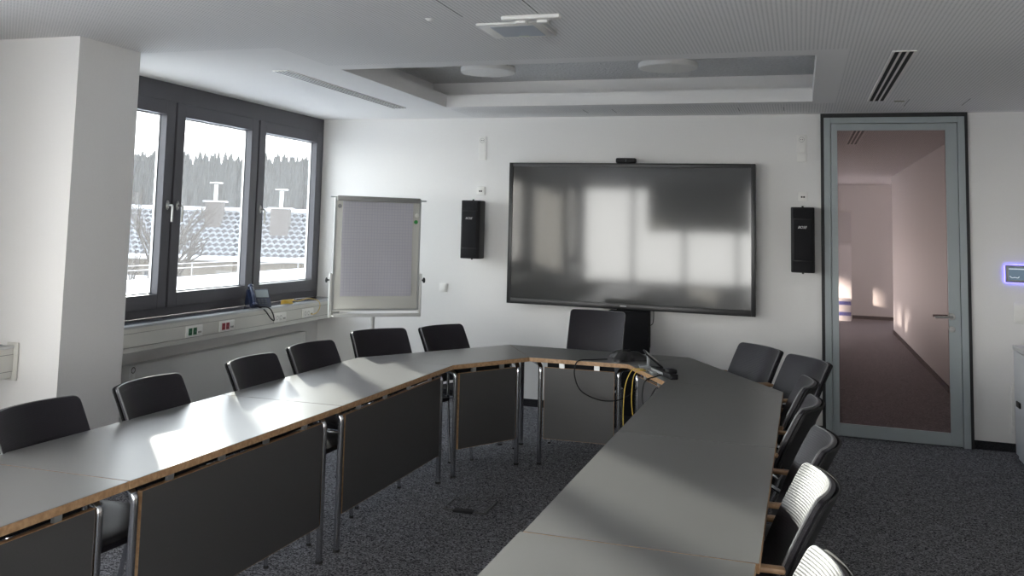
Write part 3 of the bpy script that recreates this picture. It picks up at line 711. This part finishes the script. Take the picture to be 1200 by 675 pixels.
def make_chair(label, arms=True):
    r = thing('conference_chair', label, 'chair', (0, 0, 0), 0, 'conference chairs around the tables')
    bk = backslab(0, .020, .237, m=FAB, parent=r)
    b = nb(); tube(b, rimpath(.004, .238), .0042, 6); obj('highlight_piping', b, PIPE_HILITE, bk, True)
    backslab(.026, .036, .239, m=SHELLM, name='back_shell', parent=r)
    b = nb(); tube(b, rimpath(.030, .239), .0035, 6); obj('shell_rim', b, SHELLM, bk, True)
    # seat cushion
    b = nb(); nu, nv = 14, 14; tp = {}; bt = {}
    for i in range(nu+1):
        for j in range(nv+1):
            u = -1+2*i/nu; v = -1+2*j/nv
            k = math.sqrt(1-.5*v*v*.18); kk = math.sqrt(1-.5*u*u*.18)
            x = .235*u*k; y = .215*v*kk+.015
            edge = max(abs(u), abs(v))**6
            dip = .012*math.cos(u*PI/2)*math.cos(v*PI/2); front = -.02*max(0, v-.5)**1.5
            tp[i, j] = b.verts.new((x, y, .462-dip-.014*edge+front)); bt[i, j] = b.verts.new((x*.98, y, .425+front))
    for i in range(nu):
        for j in range(nv):
            b.faces.new((tp[i, j], tp[i+1, j], tp[i+1, j+1], tp[i, j+1])); b.faces.new((bt[i, j], bt[i, j+1], bt[i+1, j+1], bt[i+1, j]))
    for i in range(nu):
        b.faces.new((tp[i, 0], bt[i, 0], bt[i+1, 0], tp[i+1, 0])); b.faces.new((tp[i, nv], tp[i+1, nv], bt[i+1, nv], bt[i, nv]))
    for j in range(nv):
        b.faces.new((tp[0, j], tp[0, j+1], bt[0, j+1], bt[0, j])); b.faces.new((tp[nu, j], bt[nu, j], bt[nu, j+1], tp[nu, j+1]))
    obj('seat', b, FAB, r, True)
    b = nb(); box(b, (-.21, -.19, .408), (.21, .20, .4245), .006); obj('seat_shell', b, SHELLM, r, True)
    # four tube legs; the front pair rise into the arm supports
    for s in (-1, 1):
        x = s*.252
        b = nb(); tube(b, arcpts([(x*.98, .215, .008), (x, .175, .415), (x, .165, .628), (x, -.02, .632)] if arms else [(x*.98, .215, .008), (x, .175, .405), (x, -.1, .405)], .03), .0105, 10); lg = obj('leg', b, CHROME, r, True)
        b = nb(); lathe(b, [(0, 0), (.012, 0), (.012, .012), (0, .012)], 10, T(x*.98, .215, 0)); obj('foot_cap', b, RUBBER, lg)
        b = nb(); tube(b, arcpts([(x*.98, -.235, .008), (x, -.150, .40), (x, .17, .405)], .03), .0105, 10); lg = obj('leg', b, CHROME, r, True)
        b = nb(); lathe(b, [(0, 0), (.012, 0), (.012, .012), (0, .012)], 10, T(x*.98, -.235, 0)); obj('foot_cap', b, RUBBER, lg)
        if not arms: continue
        b = nb(); box(b, (-.019, -.28, 0), (.019, .035, .018), .008); bmesh.ops.transform(b, matrix=T(x+s*.008, .07, .6425), verts=b.verts); obj('armrest', b, ARMW, r, True)
        b = nb(); tube(b, [(x*.985, -.21, .55), (x, -.12, .60), (x, -.02, .632)], .0095, 8); tube(b, [(x, -.155, .40), (x*.985, -.21, .55), (x*.97, -.235, .60)], .0095, 8); obj('arm_support', b, CHROME, r, True)
    b = nb(); tube(b, [(-.252, .10, .404), (.252, .10, .404)], .0095, 8); tube(b, [(-.252, -.12, .404), (.252, -.12, .404)], .0095, 8); obj('cross_bar', b, CHROME, r, True)
    return r
# (top-edge centre x, y, facing direction in degrees, label)
CH = [
 (-2.91, 3.11, 1, 'black chair at the left edge of the picture, nearest in the window row'),
 (-2.9, 3.807, 1.7, 'black chair at the left end of the radiator, second from the left edge'),
 (-2.88, 4.675, 0.3, 'black chair in front of the radiator, directly below the desk phone'),
 (-2.9, 5.395, -6, 'black chair below the yellow network plug, at the far end of the radiator'),
 (-2.86, 6.35, -28.3, 'black chair in front of the flipchart pole'),
 (-2.58, 6.86, -20, 'black chair between the flipchart and the screen, just right of the flipchart'),
 (-0.224, 6.915, 214.4, 'dark blue-grey chair right of the screen, left of the pair at the rear corner'),
 (0.079, 6.416, 208.7, 'dark blue-grey chair beside the door frame, right of the pair at the rear right corner'),
 (0.052, 5.433, 180, 'farthest chair of the right-hand row, just in front of the chair beside the door'),
 (0.062, 4.785, 175, 'second farthest chair of the right-hand row'),
 (0.102, 3.987, 181.6, 'middle chair of the right-hand row, its ribbed back lit grey'),
 (0.073, 3.3, 183.7, 'sunlit chair of the right-hand row, second nearest, brown armrests showing'),
 (0.08, 2.392, 182, 'nearest chair at the bottom edge, pale lit back cut off by the frame'),
]
proto = make_chair(CH[0][3])
for i, (x, y, a, lab) in enumerate(CH):
    o = proto if i == 0 else copy_tree(proto)
    o['label'] = lab; rz = math.radians(a)-PI/2     # local +y is the facing direction
    d = Vector((math.cos(math.radians(a)), math.sin(math.radians(a))))
    o.location = (x+d.x*.345, y+d.y*.345, 0); o.rotation_euler = (0, 0, rz)
# the taller, armless chair in front of the screen stand
BACKH, BACKZ = .50, .46
tall = make_chair('tall-backed dark chair in front of the screen stand, facing the camera', arms=False)
tall.scale = (.93, 1, 1); tall.location = (-1.54, 7.40, 0); tall.rotation_euler = (0, 0, math.radians(-183))

# ------------------------------------------------------------------ things on the tables and sill
# desk phone
r = thing('desk_phone', 'dark blue desk telephone on the window sill', 'telephone', (-4.37, 7.23, .868), math.radians(50))
b = nb(); prof = [(-.085, 0), (-.085, .02), (.015, .145), (.035, .145), (.07, 0)]
A = [b.verts.new((-.09, y, z)) for y, z in prof]; B = [b.verts.new((.10, y, z)) for y, z in prof]
b.faces.new(A); b.faces.new(B[::-1])
for i in range(5): b.faces.new((A[i], B[i], B[(i+1) % 5], A[(i+1) % 5]))
bmesh.ops.bevel(b, geom=list(b.edges), offset=.004, segments=2, affect='EDGES'); obj('phone_base', b, PHONEB, r, True)
sl = Matrix.Rotation(math.atan2(.125, .10), 4, 'X')
b = nb(); box(b, (-.025, .075, .001), (.09, .15, .006), .002, T(0, -.085, .02) @ sl); obj('display', b, LCD, r)
b = nb()
for i in range(4):
    for j in range(3): box(b, (-.015+j*.03, .012+i*.014, .001), (.005+j*.03, .021+i*.014, .005), 0, T(0, -.085, .02) @ sl)
obj('keypad', b, mat('keys', (.06, .065, .08), .4), r)
b = nb(); M = T(-.062, -.085, .02) @ sl
pts = [M @ Vector(p) for p in ((0, -.02, .022), (0, .02, .036), (0, .08, .042), (0, .14, .036), (0, .18, .022))]
tube(b, spline(pts, 5), [.026]*3+[.016]*15+[.024]*3, 12); obj('handset', b, PHONEB, r, True)
b = nb(); pts = [(-.062, -.10, .02), (-.02, -.13, .012), (.05, -.15, .004), (.085, -.16, -.04), (.10, -.165, -.10), (.07, -.165, -.085), (.02, -.155, -.02), (-.03, -.135, .01)]
tube(b, spline([Vector(p) for p in pts], 6), .0055, 8); obj('handset_cord', b, BLACKP, r, True)

# yellow network cable on the sill
b = nb(); pts = []
for k in range(70):
    a = k*.55; rr = .045+.012*math.sin(k*1.7); pts.append((-4.285+.5*rr*math.cos(a), 7.60+1.9*rr*math.sin(a), .873+.0005*k))
pts += [(-4.25, 7.72, .89), (-4.225, 7.86, .905), (-4.21, 8.02, .88), (-4.205, 8.07, .83), (-4.21, 8.03, .77), (-4.225, 7.96, .755), (-4.232, 7.955, .765)]
tube(b, spline(pts, 3), .003, 6); tag(obj('network_cable', b, YELLOW, None, True), 'coiled yellow network cable lying on the sill beside the phone', 'cable')

# conference speakerphone (three-armed)
r = thing('speakerphone', 'black three-armed conference phone on the far table', 'conference phone', (-1.135, 6.735, ZT), math.radians(18))
b = nb(); n = 48; ring0 = []; ring1 = []; ring2 = []
for k in range(n):
    a = k*2*PI/n; lob = (.5+.5*math.cos(3*a))**1.6; R = .075+.085*lob
    ring0.append(b.verts.new((R*math.cos(a), R*math.sin(a), .0))); ring1.append(b.verts.new((R*1.0*math.cos(a), R*1.0*math.sin(a), .022-.004*lob)))
    ring2.append(b.verts.new((R*.55*math.cos(a), R*.55*math.sin(a), .058)))
top = b.verts.new((0, 0, .066))
for k in range(n):
    q = (k+1) % n; b.faces.new((ring0[k], ring0[q], ring1[q], ring1[k])); b.faces.new((ring1[k], ring1[q], ring2[q], ring2[k])); b.faces.new((ring2[k], ring2[q], top))
b.faces.new(ring0[::-1]); obj('body', b, mat('phone_black', (.02, .02, .021), .3), r, True)
for k in range(3):
    a = k*2*PI/3; b = nb(); lathe(b, [(0, .004), (.018, .003), (.02, 0), (0, 0)], 16, T(.128*math.cos(a), .128*math.sin(a), .028) @ Matrix.Rotation(.5, 4, Vector((-math.sin(a), math.cos(a), 0)))); obj('microphone', b, ALU, r, True)
b = nb(); box(b, (-.03, -.03, .060), (.03, .03, .068), .003); obj('keypad', b, BLACKP, r, True)

# tablet on a wedge stand
r = thing('control_tablet', 'black tilted control tablet on its stand on the corner table', 'tablet', (-.915, 6.46, ZT), math.radians(103))
M = Matrix.Rotation(math.radians(38), 4, 'X')
b = nb(); box(b, (-.115, -.07, 0), (.115, .07, .012), .004, T(0, -.0, .052) @ M); obj('tablet_body', b, BLACKP, r, True)
b = nb(); box(b, (-.107, -.062, .0121), (.107, .062, .0131), 0, T(0, 0, .052) @ M); obj('tablet_screen', b, mat('tablet_glass', (.01, .01, .012), .1), r)
b = nb(); prism(b, [(-.05, -.02), (.05, -.02), (.06, .085), (-.06, .085)], 0, .014, .003); box(b, (-.03, .02, .01), (.03, .035, .072), .002); obj('stand', b, mat('stand_grey', (.30, .31, .32), .4), r, True)
# connector box / power strip
r = thing('power_strip', 'black power strip with plugs at the inner edge of the corner table', 'power strip', (-.800, 6.16, ZT), math.radians(-62))
b = nb(); box(b, (-.17, -.027, 0), (.17, .027, .032), .006); obj('strip_body', b, BLACKP, r, True)
for k in range(3):
    b = nb(); lathe(b, [(0, .0325), (.018, .0325), (.021, .034), (.021, .031), (0, .031)], 18, T(-.09+k*.06, 0, 0)); obj('socket', b, BLACKM, r, True)
b = nb(); box(b, (.09, -.03, .032), (.155, .028, .058), .008); obj('plug', b, BLACKP, r, True)
b = nb(); box(b, (-.16, -.0272, .008), (.05, -.0262, .024)); obj('side_label', b, mat('label_grey', (.35, .36, .36), .4), r)
r = thing('usb_hub', 'small silver hub with cables beside the power strip', 'hub', (-.885, 6.22, ZT), math.radians(-62))
b = nb(); box(b, (-.05, -.018, 0), (.05, .018, .014), .003); obj('hub_body', b, ALU, r, True)
b = nb(); box(b, (-.04, -.0195, .004), (-.02, -.0175, .010)); box(b, (-.01, -.0195, .004), (.01, -.0175, .010)); obj('port', b, BLACKM, r)

def cable(name, pts, m, rad, label, n=8):
    b = nb(); tube(b, spline(pts, n), rad, 6); tag(obj(name, b, m, None, True), label, 'cable')
cable('audio_cable', [(-1.25, 6.66, ZT+.006), (-1.34, 6.58, ZT+.006), (-1.41, 6.50, ZT+.004), (-1.43, 6.465, .69), (-1.43, 6.46, .62), (-1.38, 6.45, .53), (-1.25, 6.44, .485), (-1.12, 6.44, .50), (-1.03, 6.47, .56), (-1.0, 6.50, .60), (-.98, 6.55, .60)], BLACKP, .0042, 'black cable hanging in a loop in front of the far table')
cable('network_cable', [(-.93, 6.27, ZT+.006), (-.965, 6.235, ZT+.006), (-.985, 6.21, .715), (-1.0, 6.20, .66), (-1.005, 6.20, .52), (-.98, 6.19, .38), (-.93, 6.16, .25), (-.9, 6.15, .1), (-.9, 6.17, .006), (-.85, 6.3, .006)], YELLOW, .0029, 'yellow cable arching down behind the corner table, right strand of two')
cable('network_cable', [(-.95, 6.32, ZT+.006), (-1.0, 6.30, ZT+.006), (-1.03, 6.27, .70), (-1.06, 6.26, .60), (-1.07, 6.27, .40), (-1.06, 6.29, .2), (-1.05, 6.32, .006), (-.98, 6.4, .006)], YELLOW, .0029, 'yellow cable dropping straight beside the table leg, left strand of two')
cable('power_cable', [(-.80, 6.05, ZT+.02), (-.84, 6.02, ZT+.006), (-.875, 6.0, .715), (-.90, 5.99, .68), (-.905, 5.99, .58), (-.86, 5.97, .50), (-.80, 5.98, .60), (-.83, 6.02, .66), (-.9, 5.97, .5), (-.95, 6.0, .3), (-.92, 6.1, .006)], BLACKP, .0036, 'black power cable curling over the inner edge of the corner table')
for k, (dx, dy, m, nm) in enumerate(((-.02, .05, BLACKP, 'thick black'), (.03, .09, BLACKP, 'thin black'), (.0, .02, BLUEC, 'dark blue'))):
    cable('data_cable', [(-.99+dx, 6.47+dy, .66), (-1.0+dx, 6.45+dy, .5), (-.985+dx, 6.44+dy, .3), (-.99+dx, 6.45+dy, .006+.004*k), (-.93+dx, 6.5+dy, .006+.004*k)], m, (.007, .004, .005)[k], nm+' cable in the bundle beside the far table leg')

# floor box in the aisle
r = thing('floor_box', 'flush carpeted floor box with a black cable flap in the aisle', 'floor outlet', (-1.80, 5.42, 0), math.radians(2))
b = nb(); box(b, (-.12, -.12, 0), (.12, .12, .006), .001); obj('lid', b, CARPET, r)
b = nb(); 
for lo, hi in (((-.127, -.127, 0), (.127, -.12, .008)), ((-.127, .12, 0), (.127, .127, .008)), ((-.127, -.12, 0), (-.12, .12, .008)), ((.12, -.12, 0), (.127, .12, .008))): box(b, lo, hi)
obj('lid_frame', b, mat('lid_frame', (.09, .09, .09), .4, .5), r)
b = nb(); box(b, (-.06, -.155, .0), (.055, -.10, .012), .002); obj('cable_flap', b, BLACKP, r)

# ------------------------------------------------------------------ rear of the room (seen in the door glass and the screen)
r = thing('projection_screen', 'grey projection screen hanging at the back of the room, seen in the display reflection', 'projection screen', (0, 0, 0))
qb('screen_cloth', (-3.0, YB+.06, 1.60), (-.9, YB+.064, 2.55), mat('cloth_grey', (.30, .30, .28), .8), r)
b = nb(); tube(b, [(-3.05, YB+.07, 2.58), (-.85, YB+.07, 2.58)], .04, 14); obj('roller_case', b, WHITE, r, True)
b = nb(); tube(b, [(-3.0, YB+.062, 1.60), (-.9, YB+.062, 1.60)], .012, 10); obj('bottom_bar', b, BLACKP, r, True)
r = thing('tall_cupboard', 'tall white cupboard at the back of the room, mirrored in the glass door', 'cupboard', (0, 0, 0))
qb('carcass', (.35, YB+.02, 0), (.93, YB+.42, 2.05), mat('cupboard_white', (.7, .7, .7), .4), r, .003)
for x0, x1 in ((.355, .638), (.642, .925)):
    dd_ = qb('door', (x0, YB+.421, .06), (x1, YB+.438, 1.42), mat('cupboard_door', (.74, .74, .74), .4), r, .002)
    qb('upper_door', (x0, YB+.421, 1.48), (x1, YB+.438, 2.03), mat('cupboard_door2', (.66, .66, .66), .4), r, .002)
    qb('handle', ((x1 if x0 < .5 else x0)-.01, YB+.438, .9), ((x1 if x0 < .5 else x0)+.01, YB+.46, 1.02), STEEL, dd_, .002)
r = thing('paper_box', 'small box with blue bands on the floor at the back, mirrored in the glass door', 'box', (.78, YB+.62, 0))
qb('carton', (-.12, -.1, 0), (.12, .1, .42), mat('carton', (.7, .7, .7), .7), r)
for z in (.10, .30): qb('blue_band', (-.121, .1, z), (.121, .102, z+.07), mat('band_blue', (.08, .1, .35), .6), r)

# ------------------------------------------------------------------ outside
def ray(px, py, D):
    return Vector((0, 0, HC))+(rt*((px-CX)/F)-up*((py-CY)/F)+fw)*D
struct(qb('ground_outside', (-600, -100, -6.3), (-5.5, 700, -6), speckle(mat('winter_ground', (.2, .17, .12), .95), .5, (.03, .022, .015), (.15, .14, .13), .4, .7)))
# snow-covered flat roof just outside the windows
struct(qb('roof_ledge', (-18.6, -12, -.55), (-4.95, 45, -.30), SNOW))
struct(qb('roof_ledge', (-4.95, -16, -.55), (9, -3.75, -.30), SNOW))  # unseen rear snow strip, added to bounce light in through the back glazing
r = thing('terrace_railing', 'thin metal railing beyond the snowy ledge outside the window', 'railing', (0, 0, 0))
b = nb()
for z in (.12, -.02): tube(b, [(-18.5, -5, z), (-18.5, 44, z)], .012, 6)
obj('rail', b, mat('rail_galv', (.5, .5, .5), .5), r)
for k in range(8): b = nb(); tube(b, [(-18.5, 16+k*3.5, -.3), (-18.5, 16+k*3.5, .12)], .012, 6); obj('post', b, mat('post_galv', (.5, .5, .5), .5), r)

def house(px0, px1, D, ridge_z, eave_z, wall_h, label, chims=()):
    A = ray(px0, 270, D); B = ray(px1, 270, D); A.z = B.z = 0
    dx = (B-A).normalized(); n = Vector((dx.y, -dx.x, 0))       # n towards the viewer
    if n.dot(-A) < 0: n = -n
    L = (B-A).length; run = (ridge_z-eave_z)/math.tan(math.radians(38)); rise = ridge_z-eave_z
    r = bpy.data.objects.new('house', None); C.objects.link(r); tag(r, label, 'house', 'houses outside the window')
    M = Matrix(((dx.x, n.x, 0, A.x), (dx.y, n.y, 0, A.y), (0, 0, 1, 0), (0, 0, 0, 1))); r.matrix_world = M
    b = nb()      # front roof plane built flat in its own frame, then tilted by its object matrix
    Ls = math.hypot(run, rise)
    box(b, (0, 0, -.15), (L, Ls, 0)); ro = obj('roof', b, TILE, r); ro.location = (0, 0, ridge_z); ro.rotation_euler = (-math.atan2(rise, run), 0, 0)
    b = nb(); box(b, (0, 0, -.15), (L, Ls, 0)); ro2 = obj('roof', b, TILE, r); ro2.location = (L, 0, ridge_z); ro2.rotation_euler = (-math.atan2(rise, run), 0, PI)
    b = nb(); V = [b.verts.new(p) for p in ((.3, -run+.4, eave_z-wall_h), (.3, run-.4, eave_z-wall_h), (.3, run-.4, eave_z-.1), (.3, 0, ridge_z-.3), (.3, -run+.4, eave_z-.1))]
    V2 = [b.verts.new((L-.3, v.co.y, v.co.z)) for v in V]; b.faces.new(V); b.faces.new(V2[::-1])
    for i in range(5): b.faces.new((V[i], V2[i], V2[(i+1) % 5], V[(i+1) % 5]))
    obj('walls', b, mat('render', (.12, .10, .075), .9), r)
    b = nb(); tube(b, [(0, run+.06, eave_z-.02), (L, run+.06, eave_z-.02)], .12, 8); obj('gutter', b, SNOW, r)
    b = nb(); tube(b, [(0, 0, ridge_z+.02), (L, 0, ridge_z+.02)], .10, 8); obj('ridge', b, SNOW, r)
    k = 0
    for x in [2+i*3.4 for i in range(int((L-3)/3.4))]:
        w_ = qb('window', (x, run-.42, eave_z-1.9), (x+1.1, run-.36, eave_z-.6), mat('shutter', (.2, .19, .17), .7), r)
        qb('window_pane', (x+.1, run-.37, eave_z-1.8), (x+1.0, run-.34, eave_z-.7), mat('house_glass', (.03, .035, .04), .1), w_)
    for cpx, top, wd, yy in chims:
        x = (ray(cpx, 270, D)-A).dot(dx)
        ch = qb('chimney', (x-wd/2, yy-.3, ridge_z-1.6), (x+wd/2, yy+.5, top), mat('chimney_clad', (.07, .06, .055), .8), r)
        qb('chimney_cap', (x-wd/2-.12, yy-.4, top), (x+wd/2+.12, yy+.6, top+.06), SNOW, ch)
        b = nb(); tube(b, [(x, yy+.1, top+.05), (x, yy+.1, top+.85)], .09, 10); tube(b, [(x, yy+.1, top+.9), (x, yy+.1, top+.95)], .32, 10); obj('flue', b, ALU, ch)
    return r
house(60, 420, 47, 2.0, -.25, 6, 'long house with a snow-dusted tiled roof and chimneys beyond the window', ((255, 2.35, .75, .6), (333, 2.1, .85, 1.0)))
house(90, 400, 40, -1.0, -2.6, 4, 'lower roof in front of the long house outside')

def tree(px, D, z0, h, label, seed, m, spread=.5, lv=5):
    rnd = random.Random(seed); base = ray(px, 300, D); base.z = z0
    r = thing('bare_tree', label, 'tree', tuple(base), 0, 'bare trees and bushes outside')
    bt, bc = nb(), nb()
    def grow(p, d, l, rad, k):
        q = p+d*l; tube(bt if k >= lv-1 else bc, [p, (p+q)/2+Vector((rnd.uniform(-1, 1), rnd.uniform(-1, 1), 0))*l*.06, q], [rad, rad*.85, rad*.7], 4 if k < lv else 8, caps=False)
        if k <= 0: return
        for i in range(3 if k > 1 else 4):
            nd = (d+Vector((rnd.uniform(-1, 1), rnd.uniform(-1, 1), rnd.uniform(-.25, .7)))*spread).normalized(); grow(q if i else p+d*l*.7, nd, l*rnd.uniform(.6, .8), rad*.62, k-1)
    grow(Vector((0, 0, 0)), Vector((0, 0, 1)), h*.28, h*.022, lv)
    obj('trunk', bt, m, r); obj('branches', bc, m, r)
BARK = mat('bark', (.03, .022, .015), .9); TAN = mat('dry_twigs', (.12, .065, .03), .9)
tree(165, 34, -6, 10.4, 'bare tree left in the window view, twigs against the sky', 3, BARK, .75)
tree(258, 24, -6, 5.2, 'brown leafless bush in front of the roofs, middle pane', 5, TAN, 1.0)
tree(225, 26, -6, 4.9, 'tan leafless bush left of the middle pane bush', 8, TAN, 1.0)
tree(330, 24, -6, 4.6, 'tan leafless bush seen through the right pane', 11, TAN, 1.0)
tree(190, 22, -6, 4.6, 'tan leafless bush low in the left pane', 12, TAN, 1.0)
# wooded hill
HX = []
b = nb(); FOR = speckle(mat('forest_floor', (.10, .11, .11), .95), .15, (.02, .024, .024), (.05, .055, .055))
cols = 40; prev = None
for i in range(cols+1):
    px = -900+i*(2400/cols); foot = ray(px, 300, 150); foot.z = -8; crest = ray(px, 200, 330); crest.z = 18+2.5*math.sin(i*.9)+1.5*math.sin(i*2.3); back = ray(px, 200, 420); back.z = -10
    row = [b.verts.new(foot), b.verts.new(foot.lerp(crest, .5)), b.verts.new(crest), b.verts.new(back)]
    if prev:
        for k in range(3): b.faces.new((prev[k], row[k], row[k+1], prev[k+1]))
    prev = row
struct(obj('hill', b, FOR))
b = nb(); rnd = random.Random(2)
for i in range(1800):
    px = rnd.uniform(60, 460); s = rnd.uniform(.35, 1.0); foot = ray(px, 300, 150); foot.z = -8; crest = ray(px, 200, 330); crest.z = 18; p = foot.lerp(crest, s)
    h_ = rnd.uniform(4.5, 7.5); rr = h_*.22
    ring = [b.verts.new((p.x+rr*math.cos(k*1.2566), p.y+rr*math.sin(k*1.2566), p.z-.5)) for k in range(5)]; tp_ = b.verts.new((p.x, p.y, p.z+h_))
    for k in range(5): b.faces.new((ring[k], ring[(k+1) % 5], tp_))
tag(obj('forest', b, speckle(mat('conifers', (.08, .10, .10), .9), .4, (.012, .018, .018), (.045, .05, .05))), 'distant wooded hillside beyond the roofs', 'forest', None, 'stuff')
